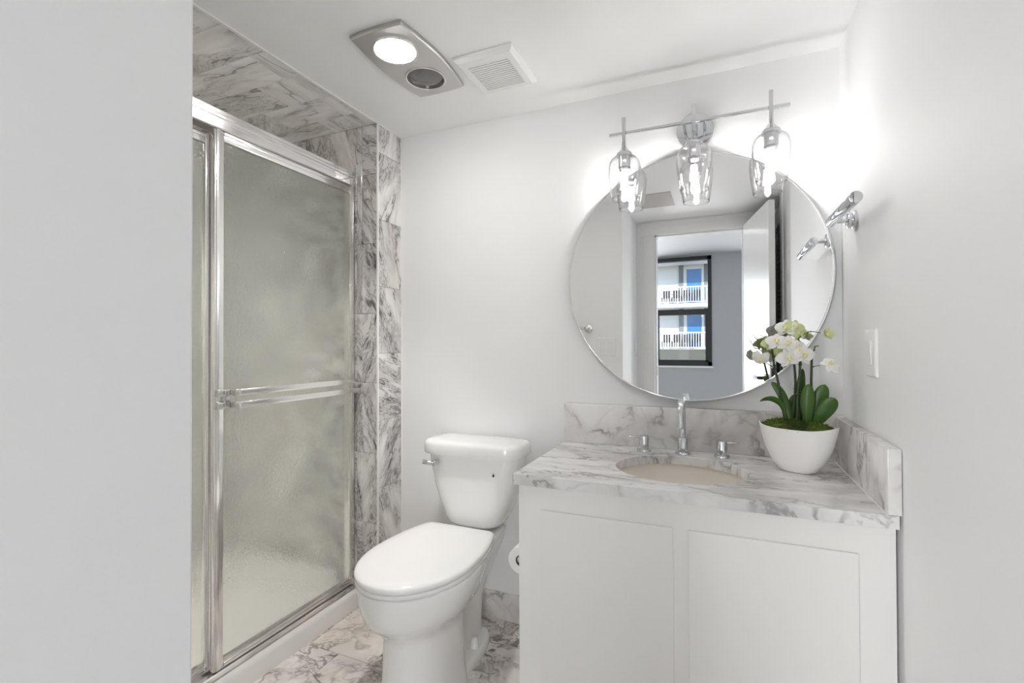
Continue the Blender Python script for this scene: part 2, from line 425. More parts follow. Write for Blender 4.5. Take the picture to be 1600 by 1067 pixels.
tube(bm, spline([dp(L-.06, -.048, .965), dp(L-.11, -.052, .966), dp(L-.175, -.048, .964)]), .009); obj('door_handle', bm, BLACKM, d1)
bm = NB(); dbox(bm, L-.0005, L+.0012, .008, .028, .90, 1.03); obj('latch_plate', bm, BLACKM, d1, 0)
# floor: marble tiles
bm = NB(); box(bm, XS, YD-.1, -.06, XR+.1, YB, -.003)
fl = struct('floor', bm, GROUT, 'marble tiled bathroom floor with grey and brown veins')
bm = NB(); tiles(bm, (-1.51, YD-.1, -.004), (1, 0, 0), (0, 1, 0), XR+1.51, YB-YD+.1, .305, .305, .5, (.29, .05), seed=23); obj('floor_tiles', bm, MARBLE_F, fl, 0)
# ceiling and tiled shower soffit
bm = NB(); box(bm, XL, YD-.1, CZ, XR+.1, YB+.1, CZ+.08); struct('ceiling', bm, CEIL, 'white painted bathroom ceiling')
bm = NB(); box(bm, XS-.1, YA, CZ+.004, XL, YB, CZ+.08)
so = struct('ceiling_shower', bm, GROUT, 'marble tiled ceiling over the shower')
bm = NB(); tiles(bm, (XL-.001, YA, CZ+.004), (-1, 0, 0), (0, 1, 0), XL-XS, YJ-YA, .305, .1535, .5, (.07, .015), seed=5, gap=.0015)
obj('soffit_tiles', bm, MARBLE_W, so, 0)
bm = NB(); box(bm, XL-.004, YA, CZ-.004, XL+.006, YB, CZ+.01); struct('trim_3', bm, TRIMW)
# shower end wall (jamb), far wall
bm = NB(); box(bm, XS-.1, YJ, 0, XL, YB+.1, CZ)
sh = struct('wall_shower_end', bm, GROUT, 'marble tiled jamb between the shower door and the toilet')
bm = NB()
tiles(bm, (XL-.084, YJ, 0), (1, 0, 0), (0, 0, 1), .084, CZ, .09, .3105, 0, (0, .235), seed=11, gap=.002, angles=(1.15, 1.3, 2.0, 1.0, 1.9, .35))
tiles(bm, (XS, YJ, 0), (1, 0, 0), (0, 0, 1), XL-.084-XS, CZ, .305, .3105, 0, (.1, .235), seed=12, angles=(1.15, 1.3, 2.0, 1.0, 1.9, .35))
tiles(bm, (XL, YJ, 0), (0, 1, 0), (0, 0, 1), YB-YJ, CZ, .30, .2985, 0, (0, .055), seed=17, angles=(1.15, 1.3, 2.0, 1.0, 1.9, .35))
obj('wall_tiles', bm, MARBLE_J, sh, 0)
bm = NB(); box(bm, XL-.002, YJ-.006, 0, XL+.0055, YJ+.002, CZ, .001); box(bm, XL, YB-.006, 0, XL+.006, YB, CZ); struct('trim_4', bm, TRIMW)
bm = NB(); box(bm, XS-.1, YA, 0, XS, YJ, CZ)
sf = struct('wall_shower_far', bm, GROUT, 'marble tiled far wall inside the shower')
bm = NB(); tiles(bm, (XS, YA, 0), (0, 1, 0), (0, 0, 1), YJ-YA, CZ, .305, .3105, .5, (.1, .235), seed=13, angles=(1.15, 1.3, 2.0, 1.0, 1.9, .35))
obj('wall_tiles', bm, MARBLE_J, sf, 0)
bm = NB(); tiles(bm, (XL-.11, YA, 0), (-1, 0, 0), (0, 0, 1), XL-.11-XS, CZ, .305, .3105, .5, (.1, .235), seed=14)
obj('wall_tiles', bm, MARBLE_W, bpy.data.objects['wall_left'], 0)
# marble baseboard on the back wall
bm = NB(); box(bm, XL+.006, YB-.012, 0, -.56, YB, .114, .002)
struct('baseboard_back', bm, MARBLE_B, 'grey veined marble baseboard behind the toilet')

# ---- bedroom behind the doorway
BY = -2.4; BZ = 2.245
bm = NB()
wx0, wx1, wz0, wz1 = -.745, -.085, .925, 2.228
for x0, x1 in ((-2.7, -1.45), (-.82, wx0), (wx1, .40), (1.10, 1.3)): box(bm, x0, BY-.12, 0, x1, BY, BZ)
for x0, x1 in ((-1.45, -.82), (wx0, wx1), (.40, 1.10)): box(bm, x0, BY-.12, 0, x1, BY, wz0 if x0 == wx0 else .10); box(bm, x0, BY-.12, wz1 if x0 == wx0 else 2.0, x1, BY, BZ)  # outer two openings are added to let the fill lights in
struct('wall_bedroom', bm, BEDWALL, 'grey blue bedroom wall with the dark window, seen in the mirror')
bm = NB(); box(bm, 1.2, BY, 0, 1.3, YD-.1, BZ); struct('wall_bedroom_right', bm, BEDWALL)
bm = NB(); box(bm, -2.8, BY-.12, 0, -2.7, YD-.1, BZ); struct('wall_bedroom_left', bm, BEDWALL)
bm = NB(); box(bm, -2.7, YD-.14, 0, XA, YD-.1, BZ); box(bm, XR+.1, YD-.14, 0, 1.2, YD-.1, BZ); box(bm, XA, YD-.13, CZ, XR+.1, YD-.1, BZ); struct('wall_bedroom_front', bm, BEDWALL)
bm = NB(); box(bm, -2.7, BY, -.06, 1.2, YD-.1, -.003); struct('floor_bedroom', bm, CARPET)
bm = NB(); box(bm, -2.8, BY-.12, BZ, 1.3, YD-.1, BZ+.08); struct('ceiling_bedroom', bm, BEDWALL)
# bedroom window
bm = NB(); y0, y1 = BY-.07, BY+.012
t = .042
box(bm, wx0, y0, wz0, wx0+t, y1, wz1); box(bm, wx1-t, y0, wz0, wx1, y1, wz1); box(bm, wx0, y0, wz0, wx1, y1, wz0+.05); box(bm, wx0, y0, wz1-t, wx1, y1, wz1)
box(bm, wx0+t, y0, 1.535, wx1-t, y1+.004, 1.60)
w1 = struct('window_1', bm, DARKFR, 'dark framed sash window onto balconies, seen in the mirror')
bm = NB(); a, b, c, d = wx0+t, wx1-t, wz0+.05, 1.535
box(bm, a, y0+.01, c, a+.022, y1+.008, d); box(bm, b-.028, y0+.01, c, b, y1+.008, d); box(bm, a, y0+.01, c, b, y1+.008, c+.02)
obj('window_sash', bm, BLACKM, w1, 0)
bm = NB(); box(bm, a, BY-.04, 1.60, b, BY-.036, wz1-t); box(bm, a+.02, BY-.03, c, b-.02, BY-.026, d); obj('window_pane', bm, PANE, w1, 0)
bm = NB(); box(bm, wx0-.01, BY-.005, wz0-.022, wx1+.012, BY+.03, wz0, .003); struct('trim_5', bm, TRIMW)

# ================================================================== SHOWER
XD = -1.516
bm = NB()
prof = [(-1.500, 0), (-1.500, .060), (-1.503, .078), (-1.512, .088), (-1.525, .091), (-1.60, .091), (-1.615, .085), (-1.62, .07), (-1.64, .03), (-1.66, .022), (XS+.006, .018), (XS+.006, .0)]
loft(bm, [[Vector((x, y, z)) for x, z in prof] for y in (YA+.001, YJ-.005)])
box(bm, XS+.004, YJ-.02, .018, -1.62, YJ-.0045, .146, .004); box(bm, XS+.004, YA+.005, .018, XS+.02, YJ-.005, .146, .004)
tag(obj('shower_pan', bm, ACRYL, None, 35, (-1.9, 1.07, 0)), 'white acrylic shower pan with a raised curb along the marble floor', 'shower pan')
# fixed frame: header rail, bottom track, wall channel
fr = thing('shower_door_frame', 'polished metal rail and track frame holding the frosted shower doors', 'shower frame', (XD, 1.07, .09))
bm = NB()
hp = [(-1.512, 1.890), (-1.508, 1.893), (-1.508, 1.913), (-1.512, 1.916), (-1.512, 1.926), (-1.508, 1.929), (-1.508, 1.938), (-1.516, 1.945), (-1.516, 1.957), (-1.565, 1.957), (-1.565, 1.890), (-1.560, 1.890), (-1.560, 1.95), (-1.518, 1.94), (-1.518, 1.890)]
loft(bm, [[Vector((x, y, z)) for x, z in hp] for y in (YA+.002, YJ-.005)])
obj('header_rail', bm, ALU, fr, 25)
bm = NB()
tp = [(-1.508, .092), (-1.508, .104), (-1.512, .108), (-1.520, .108), (-1.520, .100), (-1.536, .100), (-1.536, .118), (-1.540, .118), (-1.540, .100), (-1.560, .100), (-1.560, .112), (-1.565, .112), (-1.565, .092)]
loft(bm, [[Vector((x, y, z)) for x, z in tp] for y in (YA+.002, YJ-.005)])
obj('bottom_track', bm, ALU, fr, 25)
for y0, y1 in ((YJ-.022, YJ-.0045), (YA+.001, YA+.02)):
    bm = NB(); box(bm, -1.563, y0, .108, -1.511, y1, 1.90, .002); obj('wall_channel', bm, ALU, fr, 30)
def panel(name, label, x, y0, y1, z0, z1, sw):
    t = thing(name, label, 'shower door', (x, (y0+y1)/2, z0), 'sliding frosted shower doors')
    bm = NB(); box(bm, x-.0025, y0+.012, z0+.015, x+.0025, y1-.012, z1-.015); g = obj('frosted_pane', bm, FROST, t, 0)
    for a, b in ((y0, y0+sw), (y1-sw*.8, y1)):
        bm = NB(); box(bm, x-.010, a, z0, x+.010, b, z1, .003); box(bm, x-.012, a+.006, z0, x+.013, b-.012, z1, .002); obj('stile', bm, ALU, t, 30)
    bm = NB(); box(bm, x-.009, y0+sw, z1-.032, x+.009, y1-sw*.8, z1, .002); box(bm, x-.009, y0+sw, z1-.014, x+.012, y1-sw*.8, z1-.001, .002); obj('top_rail', bm, ALU, t, 30)
    bm = NB(); box(bm, x-.009, y0+sw, z0, x+.009, y1-sw*.8, z0+.030, .002); box(bm, x-.009, y0+sw, z0+.004, x+.012, y1-sw*.8, z0+.015, .002); obj('bottom_rail', bm, ALU, t, 30)
    return t
p1 = panel('sliding_shower_door', 'larger frosted sliding shower door with the double towel bar, next to the toilet', -1.525, 1.064, YJ-.008, .112, 1.889, .034)
p2 = panel('sliding_shower_door', 'narrow strip of frosted shower door behind, beside the left wall', -1.551, YA+.022, 1.075, .114, 1.872, .03)
# double towel bar on the front panel
for zc in (1.0185, .977):
    bm = NB(); box(bm, -1.479, 1.112, zc-.011, -1.473, 1.716, zc+.011, .0015); tb = obj('towel_bar', bm, ALU, p1, 30)
    bm = NB(); box(bm, -1.483, 1.108, zc-.0125, -1.470, 1.128, zc+.0125, .0015); box(bm, -1.512, 1.112, zc-.009, -1.478, 1.118, zc+.009, .001); obj('bar_end', bm, NICKEL, tb, 30)
    bm = NB(); box(bm, -1.514, 1.066, zc-.012, -1.499, 1.092, zc+.012, .002); obj('bar_clip', bm, NICKEL, p1, 30)
    bm = NB(); box(bm, -1.512, 1.700, zc-.009, -1.474, 1.708, zc+.009, .001); obj('bar_clip', bm, NICKEL, p1, 30)
bm = NB(); box(bm, -1.522, 1.088, .968, -1.503, 1.112, 1.030, .002); obj('bracket_plate', bm, NICKEL, p1, 30)

# ================================================================== TOILET
TX = -.935
to = thing('toilet', 'white two-piece toilet with closed lid beside the marble baseboard', 'toilet', (TX, 1.5, 0))
# bowl: pedestal, bowl and rear deck, one ceramic piece
bm = NB()
rings = []
for z, cy, hw, bf, bb, nf, nb in ((.0, 1.42, .118, .195, .115, 2.6, 5), (.03, 1.42, .115, .192, .113, 2.6, 5), (.06, 1.42, .109, .186, .112, 2.5, 5), (.14, 1.42, .107, .178, .112, 2.4, 4.5),
        (.225, 1.42, .108, .176, .118, 2.3, 4), (.257, 1.42, .115, .184, .14, 2.2, 3.2), (.280, 1.41, .131, .20, .18, 2.1, 2.6), (.303, 1.405, .150, .222, .22, 2.05, 2.3), (.325, 1.40, .169, .236, .25, 2.0, 2.2),
        (.345, 1.40, .176, .241, .262, 2.0, 2.1), (.352, 1.40, .180, .243, .27, 2.0, 2.1), (.385, 1.40, .189, .248, .285, 2.0, 2.1), (.412, 1.40, .193, .25, .29, 2.0, 2.1), (.422, 1.40, .191, .248, .288, 2.0, 2.1), (.425, 1.40, .185, .242, .282, 2.0, 2.1)):
    rings.append(super_ring(TX, cy, z, hw, bb, nb, 64, bf, nf))
loft(bm, rings)
# rear deck and trapway
rings = []
for z, y0, y1, hw in ((.0, 1.48, 1.77, .056), (.10, 1.48, 1.765, .054), (.18, 1.46, 1.77, .058), (.25, 1.45, 1.80, .074), (.32, 1.45, 1.85, .098), (.37, 1.45, 1.875, .115), (.405, 1.45, 1.88, .121), (.418, 1.45, 1.88, .119), (.424, 1.45, 1.875, .113)):
    rings.append(super_ring(TX, (y0+y1)/2, z, hw, (y1-y0)/2, 4.5, 48))
loft(bm, rings)
# floor flange
rings = [super_ring(TX, 1.56, z, a, b, 3.2, 48) for z, a, b in ((0, .106, .222), (.020, .106, .222), (.029, .101, .217), (.034, .088, .200))]
loft(bm, rings)
obj('bowl', bm, PORC, to, 50)
for sx in (-1, 1):
    bm = NB(); lathe(bm, [(.017, 0), (.0165, .008), (.014, .026), (.010, .036), (.004, .040)], (TX+sx*.076, 1.63, .030), seg=20, cap0=True); obj('bolt_cap', bm, PORC, to, 50)
# seat and lid
def egg(z, dx=0.0):
    out = []
    for p in super_ring(TX-.006, 1.41, z, .193-dx, .40-dx, 2.0, 96, .258-dx, 2.05):
        lim = 1.41+.268-dx
        if p.y > lim-.02: p.y = lim-.02 + .02*math.tanh((p.y-lim+.02)/.035)
        out.append(p)
    return out
bm = NB(); loft(bm, [egg(.4265, .012), egg(.4265, .002), egg(.429), egg(.438), egg(.4405, .003), egg(.441, .012)]); obj('seat', bm, SEATW, to, 40)
bm = NB(); loft(bm, [egg(.4425, .012), egg(.443, .001), egg(.446, -.001), egg(.456, -.001), egg(.461, .003), egg(.4645, .012), egg(.467, .04), egg(.4685, .10)]); sl = obj('seat_lid', bm, SEATW, to, 50)
# tank
bm = NB(); rings = []
for z, hw, yf in ((.440, .085, 1.735), (.444, .100, 1.722), (.455, .116, 1.712), (.48, .131, 1.706), (.53, .152, 1.700), (.60, .176, 1.695), (.66, .190, 1.692), (.70, .197, 1.690), (.736, .2005, 1.689)):
    rings.append(super_ring(TX+.008, (yf+1.882)/2, z, hw, (1.882-yf)/2, 5.0, 64, (1.882-yf)/2, 3.6))
loft(bm, rings); tk = obj('tank', bm, PORC, to, 50)
bm = NB(); rings = []
for z, e in ((.724, .012), (.7245, .002), (.728, 0), (.762, 0), (.770, .003), (.776, .010), (.779, .022), (.781, .05)):
    rings.append(super_ring(TX+.008, 1.781, z+.008, .218-e, .106-e, 5.5, 64, .112-e, 3.8))
loft(bm, rings); obj('tank_lid', bm, PORC, to, 50)
bm = NB(); cyl(bm, (TX-.130, 1.695, .698), (TX-.130, 1.670, .698), .013, bev=.004); cyl(bm, (TX-.130, 1.672, .698), (TX-.130, 1.664, .698), .0085)
tube(bm, spline([(TX-.130, 1.666, .698), (TX-.150, 1.660, .702), (TX-.170, 1.655, .705)]), [.008, .0095], 16); obj('flush_lever', bm, CHROME, to)
bm = NB(); pts = []
for i in range(20):
    t_ = 2*PI*i/20; r = .0045
    x, z = r*math.sin(t_), -r*math.cos(t_)
    if z > 0: x *= (1 - z/(r*1.0))*.9 + .0; z *= 2.3
    pts.append((x, z))
loft(bm, [[Vector((-.808+x, y, .668+z)) for x, z in pts] for y in (1.692, 1.6895)]); obj('water_drop_mark', bm, BLACKM, to, 0)

# ================================================================== VANITY
va = thing('vanity_cabinet', 'white vanity cabinet with two plain doors under the marble counter', 'cabinet', (-.1, 1.6, 0))
bm = NB(); box(bm, -.558, 1.345, 0, .362, 1.365, .757, .0015)
for x0, x1 in ((-.558, -.540), (.344, .362)): box(bm, x0, 1.3635, 0, x1, 1.888, .757, .001)
box(bm, -.541, 1.364, .08, .345, 1.887, .10); box(bm, -.541, 1.87, .10, .345, 1.887, .756); obj('carcass', bm, CABINET, va, 30)
for x0, x1 in ((-.488, -.1165), (-.078, .290)):
    bm = NB(); box(bm, x0, 1.336, .10, x1, 1.3448, .690, .0015); obj('cabinet_door', bm, CABINET, va, 30)
# counter slab with the oval cut-out
SX, SY, SA, SB = -.118, 1.597, .195, .177
bx0, bx1, by0, by1, z0, z1 = -.574, .366, 1.335, 1.888, .757, .787
angs = sorted(set([2*PI*i/96 for i in range(96)] + [math.atan2(y-SY, x-SX) % (2*PI) for x in (bx0, bx1) for y in (by0, by1)]))
def rect_pt(a):
    dx, dy = math.cos(a), math.sin(a); ts = []
    if dx > 1e-9: ts.append((bx1-SX)/dx)
    if dx < -1e-9: ts.append((bx0-SX)/dx)
    if dy > 1e-9: ts.append((by1-SY)/dy)
    if dy < -1e-9: ts.append((by0-SY)/dy)
    t_ = min(ts); return SX+dx*t_, SY+dy*t_
def ell(a, e=0):
    dx, dy = math.cos(a), math.sin(a); r = 1/math.sqrt((dx/(SA+e))**2 + (dy/(SB+e))**2); return SX+dx*r, SY+dy*r
bm = NB()
seq = [(lambda a: ell(a), z0), (lambda a: ell(a), z1-.002), (lambda a: ell(a, .002), z1), (rect_pt, z1), (rect_pt, z0)]
R = loft(bm, [[Vector((*f(a), z)) for a in angs] for f, z in seq] , False, False)
for i in range(len(angs)):
    j = (i+1) % len(angs); bm.faces.new((R[-1][i], R[-1][j], R[0][j], R[0][i]))
ct = thing('vanity_counter', 'white and grey veined marble counter with backsplash on the vanity', 'countertop', (-.1, 1.6, .757))
sb_ = obj('slab', bm, MARBLE_C, ct, 30)
bm = NB(); box(bm, -.577, 1.870, .7875, XR-.002, 1.898, .940, .0015); obj('backsplash', bm, MARBLE_B, ct, 30)
bm = NB(); box(bm, .345, 1.3345, .7875, XR-.002, 1.869, .936, .0015); obj('side_splash', bm, MARBLE_B, ct, 30)
bm = NB(); cyl(bm, (.344, 1.337, .788), (.344, 1.869, .788), .0022, 8); obj('caulk_line', bm, TRIMW, ct)
# undermount basin
bm = NB(); rings = []
for k, (f, z) in enumerate(((1.06, .756), (1.03, .756), (1.02, .745), (.98, .72), (.90, .69), (.76, .662), (.55, .645), (.3, .637), (.12, .635))):
    rings.append([Vector((SX+SA*f*math.cos(2*PI*i/72), SY+SB*f*math.sin(2*PI*i/72), z)) for i in range(72)])
for f, z in ((.12, .627), (.56, .636), (.78, .652), (.93, .684), (1.02, .72), (1.06, .745)):
    rings.append([Vector((SX+SA*f*math.cos(2*PI*i/72), SY+SB*f*math.sin(2*PI*i/72), z)) for i in range(72)])
R = loft(bm, rings, False, False)
for i in range(72): bm.faces.new((R[-1][i], R[-1][(i+1) % 72], R[0][(i+1) % 72], R[0][i]))
sk = thing('sink', 'oval beige undermount sink basin set in the marble counter', 'sink', (SX, SY, .627))
obj('basin', bm, SINKM, sk, 60)
bm = NB(); lathe(bm, [(.023, 0), (.024, .003), (.020, .005), (.016, .003), (.004, .004)], (SX, SY, .634), seg=28); obj('drain', bm, CHROME, sk)
# faucet
FX, FY = -.123, 1.812
fa = thing('faucet', 'chrome gooseneck faucet with two lever handles behind the sink', 'faucet', (FX, FY, .787))
bm = NB(); lathe(bm, [(.025, 0), (.025, .006), (.0235, .008), (.018, .009), (.018, .056), (.0165, .0585), (.011, .0595)], (FX, FY, .787), seg=36); obj('spout_base', bm, CHROME, fa)
bm = NB()
pts = [(FX, FY, .84), (FX, FY, .90), (FX, FY-.001, .930)]
for i in range(1, 13):
    a = PI*i/12*.97; pts.append((FX, FY-.052+.052*math.cos(a), .930+.046*math.sin(a)))
pts.append((FX, FY-.107, .905))
sp_r = [.0105]*4 + [.0112]*(len(pts)-4)
tube(bm, pts, sp_r, 24); sp = obj('spout', bm, CHROME, fa)
bm = NB(); cyl(bm, (FX, FY-.1065, .908), (FX, FY-.108, .892), .0125, 24, .002); obj('aerator', bm, CHROME, sp)
for hx_, sx, dy in ((-.256, -1, .0), (.004, 1, .012)):
    bm = NB(); lathe(bm, [(.025, 0), (.025, .006), (.0235, .009), (.018, .010), (.0185, .054), (.0172, .057), (.008, .0585)], (hx_, FY-.006, .787), seg=36); h = obj('handle', bm, CHROME, fa)
    bm = NB(); x0 = hx_+sx*.012; x1 = hx_+sx*.054
    rings = []
    for x, hw, hz in ((x0, .009, .005), (x0+sx*.02, .0085, .0042), (x1-sx*.004, .0075, .0036), (x1, .006, .0028)):
        yy = FY-.006+dy*abs(x-x0)/.042
        rings.append([Vector((x, yy+hw*math.cos(2*PI*k/16), .838+hz*math.sin(2*PI*k/16))) for k in range(16)])
    loft(bm, rings); obj('lever', bm, CHROME, h)

# ================================================================== MIRROR
MX, MZ, MR = -.1025, 1.4205, .4535
mi_ = thing('round_mirror', 'large round wall mirror with a thin silver frame above the vanity', 'mirror', (MX, YB, MZ))
bm = NB()
lathe(bm, [(MR-.012, .0005), (MR, .0005), (MR, .0245), (MR-.0012, .026), (MR-.0048, .026), (MR-.006, .0245), (MR-.006, .018), (MR-.012, .018)], (MX, YB, MZ), (0, -1, 0), 160, False, False); 
obj('mirror_frame', bm, ALU, mi_, 30)
bm = NB(); lathe(bm, [(MR-.0062, .019), (MR-.0062, .025)], (MX, YB, MZ), (0, -1, 0), 160); obj('mirror_glass', bm, MIRROR, mi_, 30)

# ================================================================== VANITY LIGHT
LY, LZ = 1.80, 1.9545
li = thing('vanity_light', 'chrome three-light vanity fixture with clear glass shades above the mirror', 'wall light', (-.078, YB, LZ))
bm = NB(); lathe(bm, [(.064, .001), (.064, .017), (.0632, .0192), (.061, .020), (.03, .020)], (-.078, YB, 1.957), (0, -1, 0), 56); obj('backplate', bm, CHROME, li)
for x in (-.112, -.044):
    bm = NB(); cyl(bm, (x, YB-.022, LZ), (x, LY, LZ), .0055); obj('support_arm', bm, CHROME, li)
bm = NB(); box(bm, -.374, LY-.0055, LZ-.0055, .216, LY+.0055, LZ+.0055, .001); obj('cross_bar', bm, CHROME, li, 30)
SZ = 1.711
for x in (-.3195, -.0785, .1605):
    bm = NB(); box(bm, x-.0065, LY-.011, 1.898, x+.0065, LY+.002, 2.010, .001); obj('stem', bm, CHROME, li, 30)
    y = LY
    bm = NB(); lathe(bm, [(.006, 1.905-1.85), (.009, 1.902-1.85), (.022, 1.884-1.85), (.028, 1.880-1.85), (.030, 1.874-1.85), (.030, 1.869-1.85), (.0225, 1.8675-1.85), (.0225, 1.826-1.85), (.0185, 1.8245-1.85), (.0185, 1.818-1.85), (.010, 1.8175-1.85)], (x, y, 1.85), seg=32); obj('socket_cup', bm, CHROME, li, 35)
    # glass shade: closed shoulder, widest below it, tapering to an open rim
    pr = [(.024, 1.8685), (.036, 1.8665), (.049, 1.858), (.0565, 1.845), (.0595, 1.825), (.0588, 1.80), (.0555, 1.765), (.0505, 1.73), (.0475, SZ)]
    pin = [(r-.0026, z) for r, z in pr[::-1]]
    bm = NB(); lathe(bm, [(r, z-1.85) for r, z in pr + [(.0462, SZ-.0012)] + pin], (x, y, 1.85), seg=48, cap0=False, cap1=False); obj('glass_shade', bm, CLEAR, li, 60)
    bm = NB(); lathe(bm, [(.013, 1.818), (.0135, 1.806), (.017, 1.795), (.024, 1.772), (.0255, 1.758), (.023, 1.744), (.015, 1.733), (.004, 1.729)], (x, y, 0), seg=28); bl = obj('bulb', bm, BULBGL, li, 60)
    bm = NB()
    for k in range(4):
        a = k*PI/2+.4; cyl(bm, (x+.006*math.cos(a), y+.006*math.sin(a), 1.800), (x+.011*math.cos(a), y+.011*math.sin(a), 1.746), .0038, 10)
    obj('filament', bm, FILA, bl)

# ================================================================== CEILING FIXTURES
hc = Vector((-.979, 1.400, CZ))
he = thing('ceiling_heat_lamp', 'two-bulb satin metal ceiling lamp, one bulb lit, near the shower', 'ceiling lamp', hc)
def barrel(w, h, bulge, z, n=14, r=.014):
    """rounded plate outline: long sides bow outwards."""
    P = []
    for i in range(n+1):
        t_ = i/n; P.append((w + bulge*math.sin(PI*t_), -h + 2*h*t_))
    for i in range(5):
        t_ = (i+1)/6; P.append((w - 2*w*t_, h + .006*math.sin(PI*t_)))
    for i in range(n+1):
        t_ = i/n; P.append((-w - bulge*math.sin(PI*t_), h - 2*h*t_))
    for i in range(5):
        t_ = (i+1)/6; P.append((-w + 2*w*t_, -h - .006*math.sin(PI*t_)))
    return [Vector((hc.x+x, hc.y+y, z)) for x, y in P]
cA, cB = (hc.x, hc.y-.091), (hc.x, hc.y+.089)
bm = NB()
R = loft(bm, [barrel(.098, .196, .020, CZ-.0005), barrel(.098, .196, .020, CZ-.010), barrel(.094, .192, .020, CZ-.014)], False, False)
# face with two round holes
edges = []
ring = R[-1]
hol = []
for cx, cy in (cA, cB):
    vs2 = [bm.verts.new((cx+.070*math.cos(2*PI*i/40), cy+.070*math.sin(2*PI*i/40), CZ-.014)) for i in range(40)]; hol.append(vs2)
es = [bm.edges.get((ring[i], ring[(i+1) % len(ring)])) for i in range(len(ring))]
for vs2 in hol: es += [bm.edges.new((vs2[i], vs2[(i+1) % 40])) for i in range(40)]
bmesh.ops.triangle_fill(bm, use_beauty=True, edges=es, use_dissolve=False)
# drop faces that filled the holes
for f in [f for f in bm.faces if any((f.calc_center_median().xy - Vector(c)).length < .0685 for c in (cA, cB)) and all(any(v in vs2 for vs2 in hol) for v in f.verts)]: bm.faces.remove(f)
pl = obj('lamp_plate', bm, SATIN, he, 30)
for (cx, cy), lit in ((cA, True), (cB, False)):
    bm = NB(); lathe(bm, [(.074, 0), (.074, .002), (.071, .0035), (.067, .002), (.0655, -.004), (.066, -.012)], (cx, cy, CZ-.0145), (0, 0, -1), 48, False, False); obj('lamp_ring', bm, NICKEL, he)
    if lit:
        bm = NB(); lathe(bm, [(.064, 0), (.060, .008), (.046, .015), (.024, .019), (.004, .020)], (cx, cy, CZ-.008), (0, 0, -1), 40); obj('lit_bulb', bm, HEATE, he)
        spd = bpy.data.lights.new('ceiling_bulb_beam', 'SPOT'); spo = bpy.data.objects.new('ceiling_bulb_beam', spd); COL.objects.link(spo)
        spd.energy = SPOT; spd.spot_size = math.radians(74); spd.spot_blend = 1.0; spd.shadow_soft_size = .05; spd.color = (1, .965, .93)
        spo.rotation_euler = (0, math.radians(17), 0); spo.parent = he; spo.location = Vector((cx, cy, CZ-.045)) - hc
    else:
        bm = NB(); lathe(bm, [(.066, .012), (.066, -.0005)], (cx, cy, CZ-.004), (0, 0, -1), 40, False, False)
        lathe(bm, [(.065, .000), (.02, -.0002)], (cx, cy, CZ-.002), (0, 0, -1), 40, False, True); obj('lamp_well', bm, simple('well_grey', (.30, .29, .28), .25, .8), he)
        bm = NB(); lathe(bm, [(.063, 0), (.060, .006), (.046, .011), (.024, .014), (.004, .0145)], (cx, cy, CZ-.004), (0, 0, -1), 40, True); ub = obj('unlit_bulb', bm, LENS, he); ub['label'] = 'unlit clear bulb'
# added light inside the shower, out of view, to brighten it
sdl = thing('shower_fill_light', 'small round added light on the tiled ceiling inside the shower, out of view', 'ceiling lamp', (-1.95, .85, CZ))
bm = NB(); lathe(bm, [(.050, 0), (.050, .058), (.047, .060), (.043, .060), (.041, .056), (.041, .002)], (-1.95, .85, CZ), (0, 0, -1), 36, False, False); obj('lamp_ring', bm, TRIMW, sdl)
bm = NB(); lathe(bm, [(.0385, .002), (.0385, .0035), (.03, .004)], (-1.95, .85, CZ), (0, 0, -1), 36); obj('lamp_lens', bm, SHOWE, sdl)
# exhaust vent
vx0, vx1, vy0, vy1 = -.838, -.617, 1.440, 1.678
ve = thing('exhaust_vent', 'square white exhaust fan grille beside the ceiling lamp', 'vent', ((vx0+vx1)/2, (vy0+vy1)/2, CZ))
bm = NB()
def rr(x0, y0, x1, y1, z): return [Vector((x0, y0, z)), Vector((x1, y0, z)), Vector((x1, y1, z)), Vector((x0, y1, z))]
w = .034
loft(bm, [rr(vx0, vy0, vx1, vy1, CZ-.0005), rr(vx0, vy0, vx1, vy1, CZ-.008), rr(vx0+.012, vy0+.012, vx1-.012, vy1-.012, CZ-.020), rr(vx0+w, vy0+w+.006, vx1-w, vy1-w, CZ-.020), rr(vx0+w, vy0+w+.006, vx1-w, vy1-w, CZ-.002)], False, False)
obj('vent_frame', bm, PLASTW, ve, 20)
bm = NB(); n_ = 14; ya, yb = vy0+w+.006, vy1-w
for i in range(n_):
    a = ya + (yb-ya)*i/n_; b = a + (yb-ya)/n_*.68
    box(bm, vx0+w-.001, a, CZ-.020, vx1-w+.001, b, CZ-.014, .0008, 1)
box(bm, (vx0+vx1)/2-.002, ya, CZ-.018, (vx0+vx1)/2+.002, yb, CZ-.013)
obj('grille', bm, PLASTW, ve, 30)
bm = NB(); box(bm, vx0+w, ya, CZ-.006, vx1-w, yb, CZ-.003); obj('vent_interior', bm, DARKSLOT, ve, 0)
# flush panel in the ceiling over the camera, seen in the mirror
bm = NB(); box(bm, -.50, .18, CZ-.006, -.285, .50, CZ-.0005, .002); apn = obj('access_panel', bm, simple('panel_taupe', (.60, .56, .54), .6), None, 30, (-.39, .34, CZ))
tag(apn, 'flat taupe ceiling panel glimpsed in the mirror beside the left glass shade', 'ceiling panel')

